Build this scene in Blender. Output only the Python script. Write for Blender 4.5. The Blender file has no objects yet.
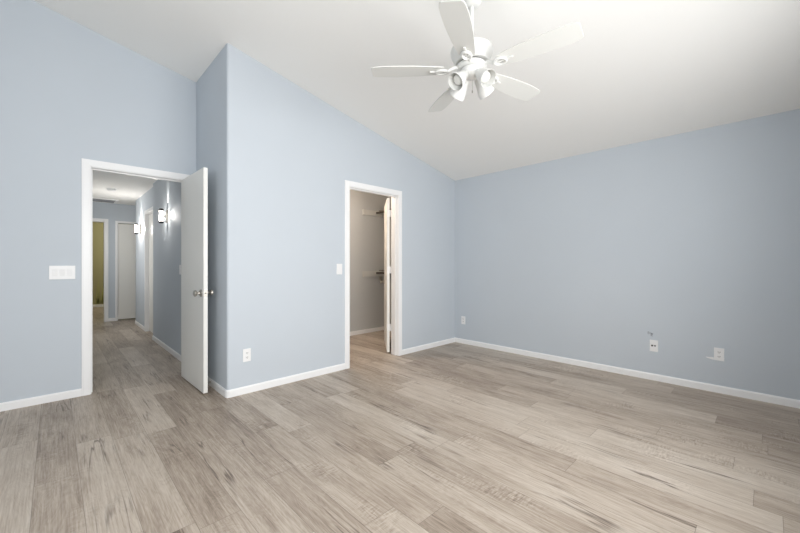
import bpy, bmesh, math, random
from mathutils import Vector, Matrix
PI = math.pi
sc = bpy.context.scene
COL = sc.collection
random.seed(7)

# ------------------------------------------------------------------ measures
XD, YB, YA, XC = 1.083, 3.2825, 4.232, 4.330     # return wall, closet wall, entry wall, right wall
XW, YS = -1.35, -0.60                            # west and south walls (behind the camera)
ZC, SL = 2.423, 0.2075                           # ceiling height at the right wall, its slope
XH, XH2, HALLZ = 1.10, 1.145, 2.415              # hall side wall, its set-back stretch, hall ceiling
XHW, YF = 0.10, 9.36                             # hall west wall, hall end wall
T = 0.11
EYE, TH = 1.163, 0.8014
def ceil(x): return ZC + SL * (XC - x)

# ------------------------------------------------------------------ camera, world, daylight, exposure
cam_d = bpy.data.cameras.new('camera')
cam = bpy.data.objects.new('camera', cam_d); COL.objects.link(cam)
cam.location = (0, 0, EYE)
fwd = Vector((math.cos(TH), math.sin(TH), 0))
cam.rotation_euler = fwd.to_track_quat('-Z', 'Y').to_euler()
cam_d.sensor_width = 36; cam_d.lens = 36 * 357.0 / 800
cam_d.shift_y = -(266.5 - 264.46) / 800
cam_d.clip_start = 0.02
sc.camera = cam

w = bpy.data.worlds.new('sky'); sc.world = w; w.use_nodes = True
bg = w.node_tree.nodes['Background']; bg.inputs[0].default_value = (0.90, 0.95, 1.0, 1); bg.inputs[1].default_value = 1.0

def area(name, loc, aim, sx, sy, power, col, spread=PI):
    d = bpy.data.lights.new(name, 'AREA'); d.shape = 'RECTANGLE'; d.size = sx; d.size_y = sy
    d.energy = power; d.color = col; d.spread = spread
    o = bpy.data.objects.new(name, d); COL.objects.link(o); o.location = loc
    o.rotation_euler = Vector(aim).to_track_quat('-Z', 'Z').to_euler()
    return o
WIN = (-0.8, 2.9, 0.85, 2.05)                   # window in the south wall: x0, x1, z0, z1
area('window_daylight', ((WIN[0] + WIN[1]) / 2, YS - T - 0.03, (WIN[2] + WIN[3]) / 2), (0, 1, 0.07), WIN[1] - WIN[0], WIN[3] - WIN[2], 90, (1.0, 0.995, 0.985), math.radians(155))
WINW = (0.5, 1.9, 0.9, 2.1)                      # unseen west window, added for fill light: y0, y1, z0, z1
area('west_fill_light', (XW - T - 0.03, (WINW[0] + WINW[1]) / 2, 1.5), (1, 0, 0.2), WINW[1] - WINW[0], 1.2, 15, (1.0, 0.995, 0.985))

area('hall_fill_light', (XHW - T - 0.03, 7.8, 1.5), (1, 0, 0.05), 1.3, 1.1, 7, (1.0, 0.94, 0.86))  # unseen hall window light, added to brighten the set-back wall

sc.view_settings.view_transform = 'Standard'; sc.view_settings.look = 'None'
sc.view_settings.exposure = 0.20; sc.view_settings.gamma = 1.0; sc.view_settings.use_curve_mapping = False
try:
    sc.cycles.use_denoising = True; sc.cycles.max_bounces = 16; sc.cycles.diffuse_bounces = 10
    sc.cycles.sample_clamp_indirect = 6
except Exception: pass

# ------------------------------------------------------------------ materials
def srgb(r, g, b):
    f = lambda v: (v / 255 / 12.92) if v / 255 <= 0.04045 else ((v / 255 + 0.055) / 1.055) ** 2.4
    return (f(r), f(g), f(b), 1)
def mat(name, col, rough=0.5, metal=0.0, bump=0.0, bscale=200.0, emit=None, es=0.0, spec=0.5, var=0.0):
    m = bpy.data.materials.new(name); m.use_nodes = True
    nt = m.node_tree; b = nt.nodes['Principled BSDF']
    b.inputs['Base Color'].default_value = col; b.inputs['Roughness'].default_value = rough
    b.inputs['Metallic'].default_value = metal; b.inputs['Specular IOR Level'].default_value = spec
    tc = nt.nodes.new('ShaderNodeTexCoord')
    if emit: b.inputs['Emission Color'].default_value = emit; b.inputs['Emission Strength'].default_value = es
    n = nt.nodes.new('ShaderNodeTexNoise'); n.inputs['Scale'].default_value = bscale; n.inputs['Detail'].default_value = 4
    nt.links.new(tc.outputs['Object'], n.inputs['Vector'])
    if bump:
        bp = nt.nodes.new('ShaderNodeBump'); bp.inputs['Strength'].default_value = bump; bp.inputs['Distance'].default_value = 0.002
        nt.links.new(n.outputs['Fac'], bp.inputs['Height']); nt.links.new(bp.outputs[0], b.inputs['Normal'])
    if var:
        n2 = nt.nodes.new('ShaderNodeTexNoise'); n2.inputs['Scale'].default_value = bscale / 60 if bscale > 60 else 3
        nt.links.new(tc.outputs['Object'], n2.inputs['Vector'])
        h = nt.nodes.new('ShaderNodeHueSaturation'); h.inputs['Color'].default_value = col
        mr = nt.nodes.new('ShaderNodeMapRange'); mr.inputs['To Min'].default_value = 1 - var; mr.inputs['To Max'].default_value = 1 + var
        nt.links.new(n2.outputs['Fac'], mr.inputs['Value']); nt.links.new(mr.outputs[0], h.inputs['Value'])
        nt.links.new(h.outputs[0], b.inputs['Base Color'])
    return m
M = {}
M['blue'] = mat('blue_grey_wall_paint', srgb(196.5, 203.5, 210.5), 0.75, bump=0.25, bscale=160, spec=0.25, var=0.015)
M['ceil'] = mat('white_ceiling_paint', srgb(240, 239, 236), 0.9, bump=0.2, bscale=120, spec=0.1)
M['greige'] = mat('warm_grey_closet_paint', srgb(196, 198, 198), 0.8, bump=0.2, bscale=160, spec=0.2)
M['olive'] = mat('olive_green_wall_paint', srgb(168, 163, 124), 0.8, bump=0.2, bscale=160, spec=0.2)
M['trim'] = mat('white_semi_gloss_trim', srgb(240, 240, 240), 0.35, bump=0.03, bscale=60)
M['door'] = mat('white_door_paint', srgb(232, 231, 226), 0.42, bump=0.06, bscale=90)
M['plastic'] = mat('white_plastic', srgb(236, 236, 236), 0.35)
M['fan'] = mat('white_fan_enamel', srgb(222, 222, 219), 0.4)
M['blade'] = mat('white_fan_blade_laminate', srgb(214, 214, 210), 0.5, bump=0.05, bscale=40)
M['shade'] = mat('frosted_white_shade', srgb(214, 214, 211), 0.3)
M['bulb'] = mat('white_lamp_bulb', srgb(225, 225, 220), 0.25)
M['dark'] = mat('dark_slot', srgb(35, 34, 33), 0.6)
M['grey'] = mat('grey_smudge', srgb(120, 124, 132), 0.8)
M['nickel'] = mat('satin_nickel', srgb(185, 180, 172), 0.28, metal=1.0)
M['bronze'] = mat('dark_metal', srgb(70, 68, 68), 0.35, metal=1.0)
M['shelf'] = mat('grey_brown_shelf', srgb(120, 114, 106), 0.55)  # one dull grey-brown over the whole shelf
M['rod'] = mat('dark_brown_rod', srgb(72, 66, 58), 0.5)
M['shelf_white'] = mat('pale_cleat_paint', srgb(208, 208, 204), 0.55)
M['glow'] = mat('lit_glass', srgb(255, 250, 240), 0.3, emit=(1, 0.95, 0.86, 1), es=3.5)
M['crystal'] = mat('clear_crystal', srgb(235, 240, 245), 0.08, spec=0.9)
M['grille'] = mat('grey_vent_grille', srgb(150, 152, 155), 0.5)
M['leafy'] = mat('yellow_green_decal', srgb(172, 172, 110), 0.7)

def floor_material():
    m = bpy.data.materials.new('grey_oak_vinyl_plank'); m.use_nodes = True
    nt = m.node_tree; N = nt.nodes; L = nt.links; b = N['Principled BSDF']
    def math_(op, a, c=None, clamp=False):
        n = N.new('ShaderNodeMath'); n.operation = op; n.use_clamp = clamp
        for i, v in enumerate((a, c)):
            if v is None: continue
            if isinstance(v, (int, float)): n.inputs[i].default_value = v
            else: L.new(v, n.inputs[i])
        return n.outputs[0]
    geo = N.new('ShaderNodeNewGeometry'); sp = N.new('ShaderNodeSeparateXYZ'); L.new(geo.outputs['Position'], sp.inputs[0])
    W, LN = 0.178, 1.22
    u = math_('DIVIDE', math_('ADD', sp.outputs['X'], 10.0 + 0.045), W)
    row = math_('FLOOR', u); fu = math_('FRACT', u)
    wn = N.new('ShaderNodeTexWhiteNoise'); wn.noise_dimensions = '1D'; L.new(row, wn.inputs['W'])
    v = math_('ADD', math_('DIVIDE', math_('ADD', sp.outputs['Y'], 20.0), LN), math_('MULTIPLY', wn.outputs['Value'], 7.0))
    pl = math_('FLOOR', v); fv = math_('FRACT', v)
    idc = N.new('ShaderNodeCombineXYZ'); L.new(row, idc.inputs[0]); L.new(pl, idc.inputs[1])
    wn2 = N.new('ShaderNodeTexWhiteNoise'); wn2.noise_dimensions = '3D'; L.new(idc.outputs[0], wn2.inputs['Vector'])
    rnd = wn2.outputs['Value']
    def stretched(sx, sy, scale, detail, rough, dist=0.0, seed=31.0):
        c = N.new('ShaderNodeCombineXYZ')
        L.new(math_('ADD', math_('MULTIPLY', sp.outputs['X'], sx), math_('MULTIPLY', rnd, seed)), c.inputs[0])
        L.new(math_('ADD', math_('MULTIPLY', sp.outputs['Y'], sy), math_('MULTIPLY', rnd, seed * 1.7)), c.inputs[1])
        L.new(math_('MULTIPLY', rnd, 9.0), c.inputs[2])
        n = N.new('ShaderNodeTexNoise'); n.inputs['Scale'].default_value = scale; n.inputs['Detail'].default_value = detail
        n.inputs['Roughness'].default_value = rough; n.inputs['Distortion'].default_value = dist
        L.new(c.outputs[0], n.inputs['Vector']); return n.outputs['Fac']
    fine = stretched(1, 0.03, 130, 6, 0.75)
    mid = stretched(1, 0.13, 16, 4, 0.6, 0.6)
    broad = stretched(1, 0.35, 5, 3, 0.55, 0.4)
    cath = stretched(1, 0.16, 9, 2, 0.5, 1.6)
    rings = math_('ABSOLUTE', math_('SUBTRACT', math_('FRACT', math_('MULTIPLY', cath, 14.0)), 0.5))
    cr = stretched(1, 0.045, 8, 4, 0.6, 0.35, 57.0)
    crack = math_('SUBTRACT', 1.0, math_('MULTIPLY', math_('ABSOLUTE', math_('SUBTRACT', cr, 0.5)), 55.0), True)
    crm = stretched(1, 0.3, 5, 2, 0.5, 0.0, 83.0)
    crack = math_('MULTIPLY', crack, math_('MULTIPLY', math_('SUBTRACT', crm, 0.52), 9.0, True))
    # chatter marks across the grain, in patches
    ch = stretched(0.25, 1, 95, 2, 0.5, 0.4)
    chm = stretched(1, 0.5, 4.5, 2, 0.5, 0.0, 23.0)
    chat = math_('MULTIPLY', math_('SUBTRACT', ch, 0.5), math_('MULTIPLY', math_('SUBTRACT', chm, 0.55), 7.0, True))
    t = math_('ADD', 0.5, math_('MULTIPLY', math_('SUBTRACT', rnd, 0.5), 0.38))
    t = math_('ADD', t, math_('MULTIPLY', math_('SUBTRACT', fine, 0.5), 1.3))
    t = math_('ADD', t, math_('MULTIPLY', math_('SUBTRACT', mid, 0.5), 0.6))
    t = math_('ADD', t, math_('MULTIPLY', math_('SUBTRACT', broad, 0.5), 0.5))
    t = math_('ADD', t, math_('MULTIPLY', math_('SUBTRACT', rings, 0.25), 0.22))
    t = math_('ADD', t, math_('MULTIPLY', chat, -1.2))
    ramp = N.new('ShaderNodeValToRGB'); e = ramp.color_ramp.elements
    e[0].position = 0.0; e[0].color = srgb(116, 102, 89)
    e[1].position = 1.0; e[1].color = srgb(208, 197, 185)
    for p, c in ((0.3, srgb(156, 142, 128)), (0.55, srgb(179, 166, 152)), (0.75, srgb(192, 181, 168))):
        x = e.new(p); x.color = c
    L.new(t, ramp.inputs[0])
    def mixc(a, col, f):
        n = N.new('ShaderNodeMix'); n.data_type = 'RGBA'; L.new(a, n.inputs['A']); n.inputs['B'].default_value = col
        L.new(f, n.inputs['Factor']); return n.outputs['Result']
    c = mixc(ramp.outputs[0], srgb(82, 68, 58), math_('MULTIPLY', crack, 0.85))
    eu = math_('MINIMUM', fu, math_('SUBTRACT', 1.0, fu)); ev = math_('MINIMUM', fv, math_('SUBTRACT', 1.0, fv))
    su = math_('SUBTRACT', 1.0, math_('MULTIPLY', eu, W / 0.0016), True)
    sv = math_('SUBTRACT', 1.0, math_('MULTIPLY', ev, LN / 0.0016), True)
    seam = math_('MAXIMUM', su, sv)
    c = mixc(c, srgb(84, 72, 62), math_('MULTIPLY', seam, 0.8))
    L.new(c, b.inputs['Base Color'])
    b.inputs['Roughness'].default_value = 0.42; b.inputs['Specular IOR Level'].default_value = 0.4
    bp = N.new('ShaderNodeBump'); bp.inputs['Strength'].default_value = 0.2; bp.inputs['Distance'].default_value = 0.001
    L.new(math_('SUBTRACT', fine, math_('MULTIPLY', seam, 1.5)), bp.inputs['Height']); L.new(bp.outputs[0], b.inputs['Normal'])
    return m
M['floor'] = floor_material()

# ------------------------------------------------------------------ helpers
def box(bm, x0, y0, z0, x1, y1, z1, mtx=None):
    vs = [bm.verts.new(Vector(p)) for p in ((x0, y0, z0), (x1, y0, z0), (x1, y1, z0), (x0, y1, z0), (x0, y0, z1), (x1, y0, z1), (x1, y1, z1), (x0, y1, z1))]
    for f in ((0, 3, 2, 1), (4, 5, 6, 7), (0, 1, 5, 4), (1, 2, 6, 5), (2, 3, 7, 6), (3, 0, 4, 7)):
        bm.faces.new([vs[i] for i in f])
    if mtx: bmesh.ops.transform(bm, matrix=mtx, verts=vs)
    return vs
def prism(bm, pts, z0, z1):
    """vertical prism over a footprint; z1 is a number or a function of x"""
    zf = z1 if callable(z1) else (lambda x: z1)
    zb = z0 if callable(z0) else (lambda x: z0)
    lo = [bm.verts.new((x, y, zb(x))) for x, y in pts]; hi = [bm.verts.new((x, y, zf(x))) for x, y in pts]
    n = len(pts)
    bm.faces.new(lo[::-1]); bm.faces.new(hi)
    for i in range(n): bm.faces.new((lo[i], lo[(i + 1) % n], hi[(i + 1) % n], hi[i]))
def rect(x0, y0, x1, y1): return [(x0, y0), (x1, y0), (x1, y1), (x0, y1)]
def lathe(bm, prof, seg=32, mtx=None):
    rings = []
    for r, z in prof:
        if r < 1e-6: rings.append([bm.verts.new((0, 0, z))])
        else: rings.append([bm.verts.new((r * math.cos(2 * PI * k / seg), r * math.sin(2 * PI * k / seg), z)) for k in range(seg)])
    for a, b in zip(rings, rings[1:]):
        for k in range(seg):
            k2 = (k + 1) % seg
            q = [a[k % len(a)], a[k2 % len(a)], b[k2 % len(b)], b[k % len(b)]]
            u = []
            for v in q:
                if v not in u: u.append(v)
            if len(u) > 2:
                try: bm.faces.new(u)
                except ValueError: pass
    vs = [v for r in rings for v in r]
    if mtx: bmesh.ops.transform(bm, matrix=mtx, verts=vs)
    return vs
def tube(bm, pts, r, seg=8):
    pts = [Vector(p) for p in pts]; prev = None
    for i, p in enumerate(pts):
        d = (pts[min(i + 1, len(pts) - 1)] - pts[max(i - 1, 0)]).normalized()
        q = d.to_track_quat('Z', 'Y')
        ring = [bm.verts.new(p + q @ Vector((r * math.cos(2 * PI * k / seg), r * math.sin(2 * PI * k / seg), 0))) for k in range(seg)]
        if prev:
            for k in range(seg): bm.faces.new((prev[k], prev[(k + 1) % seg], ring[(k + 1) % seg], ring[k]))
        else: bm.faces.new(ring[::-1])
        prev = ring
    bm.faces.new(prev)
def new(name, bm, m, parent=None, smooth=False, bevel=0.0, seg=2, mtx=None):
    bmesh.ops.recalc_face_normals(bm, faces=bm.faces)
    me = bpy.data.meshes.new(name); bm.to_mesh(me); bm.free()
    if smooth:
        for p in me.polygons: p.use_smooth = True
        me.set_sharp_from_angle(angle=math.radians(40))
    me.materials.append(M[m] if isinstance(m, str) else m)
    o = bpy.data.objects.new(name, me); COL.objects.link(o)
    if parent: o.parent = parent
    if mtx is not None: o.matrix_local = mtx
    if bevel:
        b = o.modifiers.new('bevel', 'BEVEL'); b.width = bevel; b.segments = seg; b.limit_method = 'ANGLE'; b.harden_normals = False
    return o
def tag(o, label, cat, group=None, kind=None):
    o['label'] = label; o['category'] = cat
    if group: o['group'] = group
    if kind: o['kind'] = kind
    return o
def empty(name, loc, rz=0.0, label='', cat='', group=None, kind=None):
    o = bpy.data.objects.new(name, None); COL.objects.link(o); o.empty_display_size = 0.05
    o.location = loc; o.rotation_euler = (0, 0, rz)
    return tag(o, label, cat, group, kind)
B = bmesh.new
def boxobj(name, m, dims, parent=None, bevel=0.0, mtx=None):
    bm = B(); box(bm, *dims); return new(name, bm, m, parent, bevel=bevel, mtx=mtx)
def struct(name, bm, m, label, cat, bevel=0.0, **k):
    return tag(new(name, bm, m, bevel=bevel, **k), label, cat, kind='structure')

# ------------------------------------------------------------------ floor and ceilings
bm = B(); box(bm, XW - T, YS - T, -0.12, XC + T, 13.0, 0.0)
struct('floor', bm, 'floor', 'grey oak plank floor running through bedroom, hall and closet', 'floor')
bm = B(); prism(bm, rect(XW - T, YS - T, XC + T, YA + T), ceil, lambda x: ceil(x) + 0.12)
struct('ceiling', bm, 'ceil', 'white sloped vaulted ceiling over the bedroom', 'ceiling')
bm = B(); box(bm, XHW - T, YA + T, HALLZ, 1.45 + T + 0.7, YF + T, HALLZ + 0.1)
struct('ceiling_hall', bm, 'ceil', 'flat white ceiling of the hallway beyond the open door', 'ceiling')
bm = B(); box(bm, XH + T, YB + T, 2.43, XC, 4.75, 2.53)
struct('ceiling_closet', bm, 'ceil', 'flat ceiling inside the walk-in closet', 'ceiling')
bm = B(); box(bm, -1.2, YF + T, HALLZ, 2.2, 12.8, HALLZ + 0.1)
struct('ceiling_far_room', bm, 'ceil', 'flat ceiling of the olive green room past the hall', 'ceiling')

# ------------------------------------------------------------------ door openings
E0, E1, EZ = 0.240, 0.973, 2.035      # entry opening (inside the jambs)
C0, C1, CZ = 2.387, 3.140, 2.035      # closet opening
H0, H1, HZ = 6.795, 7.510, 2.030      # closed door in the hall side wall (y range)
F0, F1, FZ = -0.02, 0.725, 2.020      # doorway to the olive room, in the hall end wall
G0, G1, GZ = 0.945, 1.660, 2.020      # white door in the hall end wall
J = 0.018                             # jamb thickness
R = 0.022
top = lambda x: ceil(x) + 0.02
arc = [(XD + R - R * math.sin(a), YB + R - R * math.cos(a)) for a in [PI / 2 * i / 6 for i in range(7)]]
# closet wall with the rounded corner and the short return beside the entry
bm = B()
prism(bm, [(C0 - J, YB + T), (C0 - J, YB)] + arc + [(XD, YA), (XD + T, YA), (XD + T, YB + T)], 0, top)
prism(bm, rect(C1 + J, YB, XC, YB + T), 0, top)
prism(bm, rect(C0 - J, YB, C1 + J, YB + T), CZ + J, top)
struct('wall_north', bm, 'blue', 'pale blue-grey wall with the closet doorway and the rounded outside corner', 'wall')
bm = B()
prism(bm, rect(XW, YA, E0 - J, YA + T), 0, top)
prism(bm, rect(E1 + J, YA, XD + T, YA + T), 0, top)
prism(bm, rect(E0 - J, YA, E1 + J, YA + T), EZ + J, top)
struct('wall_entry', bm, 'blue', 'pale blue-grey wall around the open hallway door', 'wall')
bm = B(); prism(bm, rect(XC, YS, XC + T, YB + T), 0, lambda x: ceil(XC) + 0.02)
struct('wall_east', bm, 'blue', 'long blue-grey wall with three low cover plates', 'wall')
bm = B()
prism(bm, rect(XW, YS - T, WIN[0], YS), 0, top); prism(bm, rect(WIN[1], YS - T, XC + T, YS), 0, top)
prism(bm, rect(WIN[0], YS - T, WIN[1], YS), 0, WIN[2]); prism(bm, rect(WIN[0], YS - T, WIN[1], YS), WIN[3], top)
struct('wall_south', bm, 'blue', 'blue-grey window wall behind the viewpoint', 'wall')
bm = B(); tw = lambda x: ceil(XW) + 0.02
prism(bm, rect(XW - T, YS - T, XW, WINW[0]), 0, tw); prism(bm, rect(XW - T, WINW[1], XW, YA + T), 0, tw)
prism(bm, rect(XW - T, WINW[0], XW, WINW[1]), 0, WINW[2]); prism(bm, rect(XW - T, WINW[0], XW, WINW[1]), WINW[3], tw)
struct('wall_west', bm, 'blue', 'blue-grey side wall outside the picture', 'wall')
# window frames; the west window is added for fill light
for n, (a0, a1, z0, z1) in enumerate((WIN, WINW)):
    bm = B()
    cuts = [(a0, a0 + .05, z0, z1), (a1 - .05, a1, z0, z1), (a0 + .05, a1 - .05, z0, z0 + .05), (a0 + .05, a1 - .05, z1 - .05, z1), ((a0 + a1) / 2 - .02, (a0 + a1) / 2 + .02, z0 + .05, z1 - .05)]
    for p, q, r, s in cuts:
        if n == 0: box(bm, p, YS - T + .02, r, q, YS - T + .06, s)
        else: box(bm, XW - T + .02, p, r, XW - T + .06, q, s)
    struct('window_%d' % (n + 1), bm, 'trim', 'white window frame in the %s' % ('south wall' if n == 0 else 'west wall, unseen and added for fill light'), 'window')
bm = B()
for p, q, z0, z1 in ((7.1, 7.15, .9, 2.1), (8.45, 8.5, .9, 2.1), (7.15, 8.45, .9, .95), (7.15, 8.45, 2.05, 2.1), (7.78, 7.82, .95, 2.05)): box(bm, XHW - T + .02, p, z0, XHW - T + .06, q, z1)
struct('window_3', bm, 'trim', 'white frame of the unseen window added in the hidden hall wall for its light', 'window')
# hall walls
bm = B()
prism(bm, rect(XH, YA + T, XH + T, 6.635), 0, HALLZ)
struct('wall_hall_east', bm, 'blue', 'blue-grey hall side wall carrying the larger, nearer lit sconce', 'wall')
bm = B()
prism(bm, rect(XH2, 6.635, XH2 + T, H0 - J), 0, HALLZ)
prism(bm, rect(XH2, H1 + J, XH2 + T, 8.62), 0, HALLZ)
prism(bm, rect(XH2, H0 - J, XH2 + T, H1 + J), HZ + J, HALLZ)
struct('wall_hall_set_back', bm, 'blue', 'slightly set back hall wall with a closed side door and the smaller far sconce', 'wall')
bm = B(); prism(bm, rect(XH2 + T, 8.51, 1.45 + 0.6, 8.62), 0, HALLZ); prism(bm, rect(2.05, 8.51, 2.05 + T, YF), 0, HALLZ)
struct('wall_hall_alcove', bm, 'blue', 'blue-grey wall round the corner at the end of the hall', 'wall')
bm = B()
prism(bm, rect(XHW - T, YA + T, XHW, 7.1), 0, HALLZ); prism(bm, rect(XHW - T, 8.5, XHW, YF), 0, HALLZ)
prism(bm, rect(XHW - T, 7.1, XHW, 8.5), 0, .9); prism(bm, rect(XHW - T, 7.1, XHW, 8.5), 2.1, HALLZ)
struct('wall_hall_west', bm, 'blue', 'blue-grey hall wall hidden behind the entry door casing', 'wall')
bm = B()
prism(bm, rect(-1.2, YF, F0 - J, YF + T), 0, HALLZ); prism(bm, rect(F1 + J, YF, G0 - J, YF + T), 0, HALLZ)
prism(bm, rect(G1 + J, YF, 2.2, YF + T), 0, HALLZ)
prism(bm, rect(F0 - J, YF, F1 + J, YF + T), FZ + J, HALLZ); prism(bm, rect(G0 - J, YF, G1 + J, YF + T), GZ + J, HALLZ)
struct('wall_hall_north', bm, 'blue', 'blue-grey wall closing the far end of the hall', 'wall')
# olive room
bm = B(); box(bm, -1.2, 12.8, 0, 2.2, 12.9, HALLZ)
struct('wall_far_room_north', bm, 'olive', 'olive green wall seen through the furthest doorway', 'wall')
bm = B(); box(bm, -1.3, YF + T, 0, -1.2, 12.9, HALLZ); box(bm, 2.2, YF + T, 0, 2.3, 12.9, HALLZ)
box(bm, -1.2, YF + T, 0, F0 - J, YF + T + .01, HALLZ); box(bm, F1 + J, YF + T, 0, 2.2, YF + T + .01, HALLZ)
struct('wall_far_room_side', bm, 'olive', 'olive side walls of the room past the hall', 'wall')
# closet walls
bm = B(); box(bm, XH + T, 4.75, 0, XC + T, 4.86, 2.43); box(bm, XC, YB + T, 0, XC + T, 4.75, 2.43)
box(bm, XH + T, YB + T, 0, XH + T + .02, 4.75, 2.43)
box(bm, XH + T + .02, YB + T, 0, C0 - .06, YB + T + .008, 2.43); box(bm, C1 + .06, YB + T, 0, XC, YB + T + .008, 2.43)
box(bm, C0 - .06, YB + T, CZ + .06, C1 + .06, YB + T + .008, 2.43)
struct('wall_closet', bm, 'greige', 'warm grey walls inside the closet', 'wall')

# ------------------------------------------------------------------ baseboards
BH, BT = 0.066, 0.012
def bb(name, pts, label):
    """baseboard along a polyline; the board stands to the left of the direction of travel"""
    bm = B()
    P = [Vector(p) for p in pts]; n = len(P)
    off = []
    for i in range(n):
        d1 = (P[i] - P[i - 1]).normalized() if i else (P[1] - P[0]).normalized()
        d2 = (P[i + 1] - P[i]).normalized() if i < n - 1 else d1
        n1 = Vector((-d1.y, d1.x)); n2 = Vector((-d2.y, d2.x))
        m = (n1 + n2) / (1 + n1.dot(n2)); off.append(m)
    prof = [(0, 0), (BT, 0), (BT, BH - .012), (BT * .45, BH), (0, BH)]
    rows = [[bm.verts.new((P[i].x + off[i].x * d, P[i].y + off[i].y * d, z)) for d, z in prof] for i in range(n)]
    for a, b_ in zip(rows, rows[1:]):
        for k in range(len(prof)): bm.faces.new((a[k], a[(k + 1) % 5], b_[(k + 1) % 5], b_[k]))
    bm.faces.new(rows[0]); bm.faces.new(rows[-1][::-1])
    return struct(name, bm, 'trim', label, 'baseboard')
CW = 0.067
bb('baseboard_north', [(C0 - CW, YB)] + [(x, y) for x, y in reversed([(XD, YB + R)] + [arc[k] for k in (5, 3, 1)][::1] + [(XD + R, YB)])] + [(XD, YA)],
   'white baseboard left of the closet doorway and round the outside corner')
bb('baseboard_north_short', [(XC, YB), (C1 + CW, YB)], 'short white baseboard right of the closet doorway')
bb('baseboard_east', [(XC, YS), (XC, YB)], 'long white baseboard under the three low cover plates')
bb('baseboard_entry', [(E0 - CW, YA), (XW, YA)], 'white baseboard left of the open hallway door')
bb('baseboard_hall_east', [(XH, YA + T + .02), (XH, 6.635)], 'white baseboard along the nearer hall wall')
bb('baseboard_hall_set_back', [(XH2, H1 + CW), (XH2, 8.62), (2.05, 8.62)], 'short white baseboard at the far end of the hall side wall')
bb('baseboard_hall_north', [(G0 - .04, YF), (F1 + CW, YF)], 'tiny white baseboard between the two doorways at the hall end')
bb('baseboard_far_room', [(2.2, 12.8), (-1.2, 12.8)], 'white baseboard under the olive green wall')
bb('baseboard_closet', [(XC, YB + T + .01), (XC, 4.75), (XH + T + .02, 4.75)], 'white baseboard inside the closet')

# ------------------------------------------------------------------ door casings and jambs
def casing(name, label, a0, a1, zt, wall, depth, axis='x', both=True, cw=.067, stop=None):
    """jambs lining the opening a0..a1 and moulded casing on its faces. wall = front face coordinate, depth goes away from it"""
    bm = B()
    def bx(p0, q0, z0, p1, q1, z1):
        if axis == 'x': box(bm, p0, q0, z0, p1, q1, z1)
        else: box(bm, q0, p0, z0, q1, p1, z1)
    f, bk = wall, wall + depth
    s = 1 if depth > 0 else -1
    for p in (a0 - J, a1): bx(p, min(f, bk), 0, p + J, max(f, bk), zt + J)
    bx(a0, min(f, bk), zt, a1, max(f, bk), zt + J)
    for face, sg in ((f, -s), (bk, s))[:2 if both else 1]:
        for w0, w1, th in ((.004, cw, .011), (.012, cw - .010, .016)):
            q0, q1 = sorted((face, face + sg * th))
            bx(a0 - w1, q0, 0, a0 - w0, q1, zt + w1); bx(a1 + w0, q0, 0, a1 + w1, q1, zt + w1)
            bx(a0 - w0, q0, zt + w0, a1 + w0, q1, zt + w1)
    if stop is not None:     # door stop strip inside the jamb
        q0, q1 = stop
        bx(a0, q0, 0, a0 + .010, q1, zt); bx(a1 - .010, q0, 0, a1, q1, zt); bx(a0 + .010, q0, zt - .010, a1 - .010, q1, zt)
    return struct(name, bm, 'trim', label, 'door casing', bevel=.0015)
tr1 = casing('trim_1', 'white casing and jamb of the open hallway doorway', E0, E1, EZ, YA, T, stop=(YA + .045, YA + .08))
tr2 = casing('trim_2', 'white casing and jamb of the closet doorway', C0, C1, CZ, YB, T + .008, stop=(YB + .03, YB + .066))
casing('trim_3', 'white casing of the closed door in the hall side wall', H0, H1, HZ, XH2, T, axis='y')
casing('trim_4', 'white casing of the furthest doorway, onto the olive room', F0, F1, FZ, YF, T + .01)
casing('trim_5', 'thin white casing of the door at the hall end', G0, G1, GZ, YF, T, cw=.042, both=False)
# strike plate on the entry jamb
o = boxobj('strike_plate', 'nickel', (E0 - .001, YA + .012, .885, E0 + .0015, YA + .037, .945), tr1); o['label'] = 'metal strike plate'

# ------------------------------------------------------------------ doors
TH_D = 0.035
def knob(parent, x, z, side, m='nickel'):
    """knob on the door face at local y = 0 (side -1) or TH_D (side +1)"""
    bm = B()
    prof = [(0, 0), (.033, 0), (.033, .006), (.027, .012), (.012, .014), (.011, .032), (.022, .037), (.028, .046), (.028, .058), (.019, .064), (0, .066)]
    q = Matrix.Rotation(-side * PI / 2, 4, 'X')
    y = 0 if side < 0 else TH_D
    lathe(bm, prof, 24, Matrix.Translation((x, y, z)) @ q)
    o = new('knob', bm, m, parent, smooth=True); o['label'] = 'satin metal door knob'
    return o
def hinge_part(parent, z, m='nickel', pos=None):
    bm = B()
    x, y = pos or (0.0, -0.004)
    lathe(bm, [(0, -.045), (.006, -.045), (.006, .045), (0, .045)], 10, Matrix.Translation((x, y, z)))
    box(bm, x, y - .001, z - .044, x + .001 + .0, y + .030, z + .044)
    return new('hinge', bm, m, parent, smooth=True)
def door(name, label, width, height, loc, rz, knob_z=.905, sides=(-1, 1), hinge_m='nickel', bottom=.012):
    """leaf runs from the hinge at the origin along local +X, thickness along +Y"""
    t = empty(name, loc, rz, label, 'door', kind='structure')
    boxobj('door_leaf', 'door', (0, 0, bottom, width, TH_D, height), t, bevel=.002)
    for s in sides: knob(t, width - .062, knob_z, s)
    return t
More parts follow.
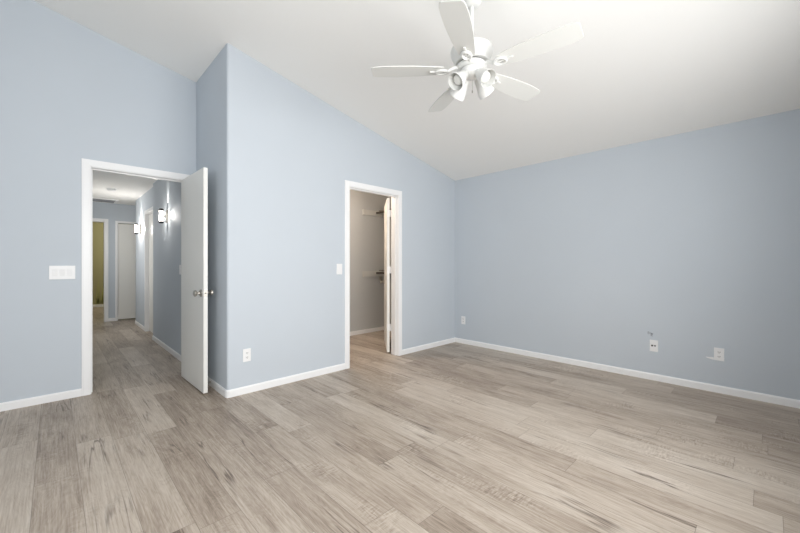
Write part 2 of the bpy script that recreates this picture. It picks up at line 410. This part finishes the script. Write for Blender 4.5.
# entry door: hinged on the right jamb, swung into the bedroom
entry = door('door_1', 'white slab door standing open against the short return wall', .710, 2.030, (.940, YA - .019, 0), math.radians(-88.75))
o = boxobj('latch_plate', 'nickel', (.7095, .005, .877, .7115, .030, .933), entry); o['label'] = 'metal latch plate on the door edge'
bm = B(); lathe(bm, [(0, 0), (.006, 0), (.005, .009), (0, .010)], 10, Matrix.Translation((.7115, TH_D / 2, .905)) @ Matrix.Rotation(PI / 2, 4, 'Y')); o = new('latch_bolt', bm, 'dark', entry, smooth=True)
for z in (.25, 1.05, 1.83): 
    bm = B(); lathe(bm, [(0, -.045), (.006, -.045), (.006, .045), (0, .045)], 10, Matrix.Translation((-.003, TH_D + .004, z))); new('hinge', bm, 'nickel', entry, smooth=True)
# closet door: hinged on the right jamb, swung far back into the closet
clos = door('door_2', 'white slab door seen nearly edge-on, swung back into the closet', .74, 2.030, (3.145, 3.443, 0), math.atan2(.577, .464), sides=(1,), bottom=.018)
for z in (.34, 1.09, 1.83):
    bm = B()
    box(bm, -.003, -.030, z - .045, .0, .030, z + .045); lathe(bm, [(0, -.045), (.006, -.045), (.006, .045), (0, .045)], 10, Matrix.Translation((-.006, -.008, z)))
    o = new('hinge', bm, 'plastic', clos, smooth=True); o['label'] = 'white painted hinge'
# closed doors in the hall
hd = door('door_3', 'closed white door in the hall side wall beyond the nearer sconce', H1 - H0 - .006, 2.022, (XH2 + .075, H0 + .003, 0), PI / 2, sides=())
fd = door('door_4', 'plain closed white door at the end of the hall', G1 - G0 - .006, GZ - .012, (G1 - .003, YF + .062, 0), PI, sides=(), bottom=.022)

# ------------------------------------------------------------------ ceiling fan
FX, FY = 1.864, 1.284
fan = empty('ceiling_fan', (FX, FY, 0), 0, 'white five-blade ceiling fan with four spotlight shades hanging from the sloped ceiling', 'ceiling fan')
zt = ceil(FX)
bm = B(); lathe(bm, [(0, zt + .012), (.074, zt + .012), (.076, zt - .06), (.070, zt - .11), (.056, zt - .15), (.036, zt - .168), (.016, zt - .172), (0, zt - .172)], 40); new('canopy', bm, 'fan', fan, smooth=True)
bm = B(); lathe(bm, [(0, 2.53), (.0125, 2.53), (.0125, zt - .165), (0, zt - .165)], 20); new('downrod', bm, 'fan', fan, smooth=True)
bm = B(); lathe(bm, [(0, 2.545), (.026, 2.545), (.030, 2.515), (.100, 2.505), (.127, 2.495), (.131, 2.482), (.126, 2.460), (.112, 2.430), (.100, 2.412), (0, 2.410)], 48); new('motor_housing', bm, 'fan', fan, smooth=True)
bm = B(); lathe(bm, [(0, 2.4095), (.060, 2.4095), (.060, 2.402), (.088, 2.400), (.092, 2.394), (.092, 2.384), (.084, 2.379), (.05, 2.378), (0, 2.378)], 40); new('flywheel', bm, 'fan', fan, smooth=True)
bm = B(); lathe(bm, [(0, 2.3775), (.055, 2.3775), (.066, 2.372), (.068, 2.358), (.060, 2.340), (.042, 2.324), (.020, 2.314), (.006, 2.312), (0, 2.312)], 40); new('light_kit', bm, 'fan', fan, smooth=True)
bm = B(); lathe(bm, [(.0605, 2.4090), (.0605, 2.4025), (.080, 2.4025), (.080, 2.4090), (.0605, 2.4090)], 40); o = new('motor_gap_shade', bm, 'bronze', fan, smooth=True); o['label'] = 'dark ring standing in for the shaded gap below the motor'  # dark ring stands in for shade in the gap under the motor
def blade_mesh():
    prof = []
    xs = [.175, .20, .24, .30, .38, .46, .53, .585, .61, .622]
    ws = [.046, .051, .056, .062, .068, .071, .0705, .066, .060, .050]
    up = [(x, w_) for x, w_ in zip(xs, ws)]
    ring = [(x, -w_) for x, w_ in up] + [(x, w_) for x, w_ in reversed(up)]
    bm = B(); prism(bm, ring, -.003, .003)
    return bm
def iron_mesh():
    bm = B()
    # arm from the flywheel, forking into an oval loop below the blade root
    tube(bm, [(.080, 0, .018), (.105, 0, .016), (.130, 0, .004), (.150, 0, -.008)], .011, 10)
    pts = [(.185 + .036 * math.cos(a), .026 * math.sin(a), -.010) for a in [PI + 2 * PI * i / 20 for i in range(21)]]
    tube(bm, pts, .0085, 8)
    box(bm, .170, -.006, -.012, .260, .006, -.004)
    return bm
bm0 = blade_mesh(); im0 = iron_mesh()
blade0 = iron0 = None
for k in range(5):
    a = -2.69 + k * 2 * PI / 5
    mt = Matrix.Translation((0, 0, 2.371)) @ Matrix.Rotation(a, 4, 'Z')
    if blade0 is None:
        blade0 = new('blade', bm0, 'blade', fan, bevel=.0015); b_ = blade0
        iron0 = new('blade_iron', im0, 'fan', blade0, smooth=True); i_ = iron0
    else:
        b_ = blade0.copy(); COL.objects.link(b_); b_.parent = fan
        i_ = iron0.copy(); COL.objects.link(i_); i_.parent = b_
    b_.matrix_local = mt @ Matrix.Rotation(math.radians((-10, -10, -12, -12, -4)[k]), 4, 'X')
def shade_mesh():
    bm = B()
    out = [(.020, 0), (.026, .006), (.030, .020), (.036, .045), (.046, .075), (.052, .100), (.053, .112)]
    inn = [(r - .003, z) for r, z in out[::-1]]
    lathe(bm, out + [(.0515, .113)] + inn[:-1] + [(0, .006)], 32)
    return bm
sh0 = None
for k in range(4):
    az = math.radians(34.66 + 45 + 90 * k); dn = math.radians(41)
    d = Vector((math.cos(az) * math.cos(dn), math.sin(az) * math.cos(dn), -math.sin(dn)))
    start = Vector((math.cos(az) * .052, math.sin(az) * .052, 2.332))
    mt = Matrix.Translation(start) @ d.to_track_quat('Z', 'Y').to_matrix().to_4x4()
    if sh0 is None:
        sh0 = new('lamp_shade', shade_mesh(), 'shade', fan, smooth=True)
        bm = B(); lathe(bm, [(0, .098), (.018, .096), (.030, .088), (.034, .076), (.030, .060), (.017, .035), (.014, .008), (0, .008)], 24); bl0 = new('bulb', bm, 'bulb', sh0, smooth=True)
        bm = B(); lathe(bm, [(0, -.022), (.014, -.022), (.019, -.006), (.022, .002), (0, .002)], 24); nk0 = new('socket_cup', bm, 'fan', sh0, smooth=True)
        s_ = sh0
    else:
        s_ = sh0.copy(); COL.objects.link(s_); s_.parent = fan
        for c in (bl0, nk0): c2 = c.copy(); COL.objects.link(c2); c2.parent = s_
    s_.matrix_local = mt
bm = B(); tube(bm, [(.004, -.002, 2.315), (.004, -.002, 2.245)], .0013, 6); lathe(bm, [(0, 2.228), (.0035, 2.231), (.004, 2.240), (.0015, 2.247), (0, 2.247)], 10, Matrix.Translation((.004, -.002, 0)))
o = new('pull_chain', bm, 'nickel', fan, smooth=True); o['label'] = 'thin metal pull chain'

# ------------------------------------------------------------------ cover plates: local x along the wall, y out of the wall, z up, origin at plate centre
def plate(t, w_, h_): return boxobj('cover_plate', 'plastic', (-w_ / 2, 0, -h_ / 2, w_ / 2, .006, h_ / 2), t, bevel=.002)
def screw(t, x, z):
    bm = B(); lathe(bm, [(0, .0055), (.003, .0055), (.0025, .0072), (0, .0075)], 10, Matrix.Rotation(-PI / 2, 4, 'X')); o = new('screw', bm, 'plastic', t, smooth=True); o.location = (x, 0, z)
def rocker_plate(name, x, y, z, rz, gangs, label):
    t = empty(name, (x, y, z), rz, label, 'light switch')
    plate(t, .072 + .0465 * (gangs - 1), .117)
    for k in range(gangs):
        cx = (k - (gangs - 1) / 2) * .0465
        bm = B(); vs = box(bm, cx - .0165, .0055, -.033, cx + .0165, .0085, .033)
        for v in vs:
            if v.co.y > .008: v.co.y += .0025 * (v.co.z / .033)
        new('rocker', bm, 'plastic', t, bevel=.001)
        for s in (-1, 1): screw(t, cx, s * .048)
    return t
def outlet(name, x, y, z, rz, label, slots=True):
    t = empty(name, (x, y, z), rz, label, 'outlet')
    plate(t, .070, .115)
    for s in (-1, 1):
        bm = B(); pts = [(.0165 * math.cos(a), .0145 * math.sin(a)) for a in [2 * PI * i / 20 for i in range(20)]]
        lo = [bm.verts.new((px, .0055, s * .0195 + max(-.0115, min(.0115, pz * 1.2)))) for px, pz in pts]
        hi = [bm.verts.new((v.co.x, .0080, v.co.z)) for v in lo]
        bm.faces.new(lo); bm.faces.new(hi)
        for i in range(20): bm.faces.new((lo[i], lo[(i + 1) % 20], hi[(i + 1) % 20], hi[i]))
        r_ = new('receptacle', bm, 'plastic', t)
        bm = B()
        for sx, hh in ((-.0065, .0045), (.0065, .0036)): box(bm, sx - .002, .0079, s * .0195 - hh + .002, sx + .002, .0084, s * .0195 + hh + .002)
        lathe(bm, [(0, .0079), (.0024, .0079), (.0024, .0084), (0, .0084)], 10, Matrix.Translation((0, 0, s * .0195 - .0075)) @ Matrix.Rotation(-PI / 2, 4, 'X'))
        o = new('slot', bm, 'dark', r_); o['label'] = 'dark slots'
    screw(t, 0, 0)
    return t
rocker_plate('light_switch', .0505, YA, 1.094, PI, 3, 'wide triple rocker switch plate left of the hallway door')
rocker_plate('light_switch', 2.250, YB, 1.112, PI, 1, 'single rocker switch plate beside the closet doorway')
outlet('electrical_outlet', 1.250, YB, .344, PI, 'white duplex outlet low on the wall near the rounded corner, left of the closet')
outlet('electrical_outlet', XC, .312, .348, PI / 2, 'white duplex outlet on the long wall, furthest right, with a pale mark beside it')
outlet('electrical_outlet', XC, 3.127, .342, PI / 2, 'small white duplex outlet on the long wall close to the room corner')
t = empty('cable_jack_plate', (XC, .802, .346), PI / 2, 'white cable and phone jack plate with dark centre sockets on the long wall', 'wall plate')
plate(t, .070, .115)
bm = B(); lathe(bm, [(0, .005), (.0075, .005), (.0075, .009), (.0048, .009), (.0048, .017), (.003, .017), (.003, .010), (0, .010)], 14, Matrix.Translation((-.010, 0, .002)) @ Matrix.Rotation(-PI / 2, 4, 'X')); o = new('coax_socket', bm, 'dark', t, smooth=True); o['label'] = 'dark round cable socket'
bm = B(); box(bm, .006, .0055, -.007, .022, .0068, .009); o = new('phone_jack', bm, 'dark', t); o['label'] = 'small dark phone socket'
for s in (-1, 1): screw(t, 0, s * .042)
# hall switch, partly behind the open door
rocker_plate('light_switch', XH, 4.965, 1.10, PI / 2, 1, 'switch plate on the hall wall peeking from behind the open door')
# scribble and pale mark on the long wall
bm = B()
for pts in ([(.008, .0), (.010, .026), (-.002, .022)], [(-.006, .004), (-.008, .024)], [(-.016, -.006), (-.018, .018), (-.026, .000), (-.030, .016)], [(-.012, -.010), (-.030, -.014)]):
    for (a, b_), (c, d_) in zip(pts, pts[1:]):
        tube(bm, [(0, a, b_), (0, c, d_)], .0024, 5)
o = tag(new('wall_scuff', bm, 'grey'), 'small dark scuff on the long wall above the cable jack plate', 'scuff mark'); o.location = (XC - .0008, .842, .455)
bm = B(); pts = [(0, 0), (.052, .014), (.056, .020), (.030, .022), (0, .024)]
lo = [bm.verts.new((0, p, q)) for p, q in pts]; hi = [bm.verts.new((-.0015, p, q)) for p, q in pts]
bm.faces.new(lo); bm.faces.new(hi)
for i in range(5): bm.faces.new((lo[i], lo[(i + 1) % 5], hi[(i + 1) % 5], hi[i]))
o = tag(new('pale_mark', bm, 'plastic'), 'pale mark at the lower left of the right outlet', 'paint smear'); o.location = (XC, .349, .290)

# ------------------------------------------------------------------ spring door stop on the return wall baseboard
t = empty('door_stop', (XD - BT, 3.70, .045), 0, 'thin spring door stop on the baseboard behind the open door', 'door stop')
bm = B(); lathe(bm, [(0, 0), (.010, 0), (.009, .006), (.004, .008), (0, .008)], 14, Matrix.Rotation(-PI / 2, 4, 'Y')); new('base', bm, 'nickel', t, smooth=True)
bm = B(); tube(bm, [(-.006 - .046 * i / 96, .0045 * math.cos(i * PI / 4), .0045 * math.sin(i * PI / 4)) for i in range(97)], .0011, 5); new('spring', bm, 'nickel', t, smooth=True)
bm = B(); lathe(bm, [(0, 0), (.007, 0), (.0075, .010), (.004, .013), (0, .013)], 14, Matrix.Translation((-.052, 0, 0)) @ Matrix.Rotation(-PI / 2, 4, 'Y')); o = new('tip', bm, 'plastic', t, smooth=True); o['label'] = 'white rubber tip'

# ------------------------------------------------------------------ hall: sconces, smoke detector, vent
def sconce(y, xw, z, label, power):
    t = empty('wall_sconce', (xw, y, z), 0, label, 'wall sconce', 'lit hall sconces')
    boxobj('back_plate', 'nickel', (-.014, -.045, -.085, 0, .045, .085), t, bevel=.003)
    g = bmesh.new(); lathe(g, [(0, -.070), (.023, -.070), (.024, -.064), (.024, .064), (.023, .070), (0, .070)], 24)
    gl = new('glass_shade', g, 'glow', t, smooth=True, mtx=Matrix.Translation((-.070, 0, 0))); gl['label'] = 'glowing glass cylinder'
    for s in (-1, 1):
        c = bmesh.new(); lathe(c, [(0, 0), (.027, 0), (.027, .020), (.022, .026), (0, .028)], 24, Matrix.Scale(s, 4, (0, 0, 1)))
        o = new('cap', c, 'bronze', t, smooth=True, mtx=Matrix.Translation((-.070, 0, s * .0705))); o['label'] = 'dark metal cap'
    bm = bmesh.new(); tube(bm, [(-.012, 0, 0), (-.055, 0, 0)], .008, 10); new('arm', bm, 'nickel', t, smooth=True)
    for sy in (-1, 1):
        bm = bmesh.new()
        for k in range(6):
            lathe(bm, [(0, -.011), (.008, -.004), (.008, .004), (0, .011)], 6, Matrix.Translation((-.026, sy * .028, -.06 + k * .024)))
        o = new('crystal_string', bm, 'crystal', t); o['label'] = 'string of clear crystals'
    for nm, kind, e, loc, aim in (('sconce_light', 'POINT', power, (-.16, 0, .0), None), ('sconce_uplight', 'SPOT', power * 2.0, (-.075, -.035, .10), (.48, -.02, 1)), ('sconce_side_light', 'SPOT', power * 3.0, (-.070, -.055, 0), (.24, -1, .0))):
        d = bpy.data.lights.new(nm, kind); d.energy = e; d.color = (1, .95, .88); d.shadow_soft_size = .03 if kind == 'POINT' else .012
        if kind == 'SPOT': d.spot_size = math.radians(44); d.spot_blend = 1.0
        o = bpy.data.objects.new(nm, d); COL.objects.link(o); o.parent = t; o.location = loc
        if aim: o.rotation_euler = Vector(aim).to_track_quat('-Z', 'Y').to_euler()
    return t
sconce(5.66, XH, 1.812, 'larger glowing glass sconce on the hall wall, nearest the open door', 3.0)
sconce(8.02, XH2, 1.812, 'smaller-looking glowing sconce deep in the hall beside the far white door', 6.5)
t = empty('smoke_detector', (.68, 7.55, HALLZ), 0, 'round white smoke detector on the hall ceiling', 'smoke detector')
bm = B(); lathe(bm, [(0, 0), (.068, 0), (.068, -.010), (0, -.010)], 28); new('base', bm, 'plastic', t, smooth=True)
bm = B(); lathe(bm, [(0, -.0102), (.060, -.0102), (.058, -.028), (.040, -.040), (0, -.042)], 28); new('cover', bm, 'plastic', t, smooth=True)
t = empty('return_air_vent', (.56, 9.02, HALLZ), 0, 'wide return air vent in the ceiling at the end of the hall', 'air vent')
bm = B(); 
for q in ((-.34, -.24, .34, -.20), (-.34, .20, .34, .24), (-.34, -.20, -.30, .20), (.30, -.20, .34, .20)): box(bm, q[0], q[1], -.014, q[2], q[3], 0)
new('frame', bm, 'trim', t)
bm = B()
for k in range(16):
    y = -.19 + k * .0253; box(bm, -.30, y - .009, -.002, .30, y + .009, 0, None)
    vs = box(bm, -.30, y - .0015, -.012, .30, y + .0015, -.001)
new('louvre_panel', bm, 'grille', t)

# ------------------------------------------------------------------ olive room: grass decal, floor stop, added fill light
bm = B(); rg = random.Random(3)
for k in range(26):
    x = .30 + .9 * rg.random(); h_ = .25 + .50 * rg.random(); lean = (rg.random() - .5) * .35; w0 = .010 + .008 * rg.random()
    L_, R_ = [], []
    for i in range(7):
        s = i / 6; cx = x + lean * s * s; ww = w0 * (1 - s) + .0008; z = .09 + h_ * s
        L_.append(bm.verts.new((cx - ww, 12.8 - .001, z))); R_.append(bm.verts.new((cx + ww, 12.8 - .001, z)))
    for i in range(6): bm.faces.new((L_[i], R_[i], R_[i + 1], L_[i + 1]))
tag(new('grass_wall_decal', bm, 'leafy'), 'yellow-green grass blades decal low on the olive wall', 'wall decal')
def lamp(name, loc, e, col, size=.08):
    d = bpy.data.lights.new(name, 'POINT'); d.energy = e; d.color = col; d.shadow_soft_size = size
    o = bpy.data.objects.new(name, d); COL.objects.link(o); o.location = loc; return o
lamp('far_room_fill_light', (1.7, 11.7, 2.0), 26, (1, .97, .9))  # unseen fill without a fitting, added to brighten the olive wall
lamp('closet_lamp', (2.6, 4.1, 2.33), 30, (1, .80, .64))

# ------------------------------------------------------------------ closet shelves, cleats, rods (along the closet's right wall)
for nm, z, lb in (('upper', 2.045, 'upper'), ('lower', 1.003, 'lower')):
    o = boxobj('shelf_cleat', 'shelf_white', (3.725, 4.728, z - .045, XC - .02, 4.75, z + .045), bevel=.001)
    tag(o, '%s pale cleat board on the closet back wall' % lb, 'shelf cleat', 'closet cleats')
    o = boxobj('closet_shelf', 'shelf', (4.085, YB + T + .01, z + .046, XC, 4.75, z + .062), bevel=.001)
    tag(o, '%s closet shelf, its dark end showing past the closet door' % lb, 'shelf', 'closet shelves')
    bm = B(); tube(bm, [(4.02, YB + T + .012, z + .012), (4.02, 4.728, z + .012)], .018, 16)
    o = new('closet_rod', bm, 'rod', smooth=True); tag(o, 'dark hanging rod under the %s closet shelf' % lb, 'closet rod', 'closet rods')
    if nm == 'lower':
        bm = B(); box(bm, 4.075, 4.70, z - .115, 4.16, 4.75, z - .105); prism(bm, [(4.09, 4.74), (4.15, 4.74), (4.15, 4.75), (4.09, 4.75)], z - .105, z - .046)
        tag(new('shelf_bracket', bm, 'nickel'), 'small metal bracket on the closet back wall under the lower cleat', 'bracket')
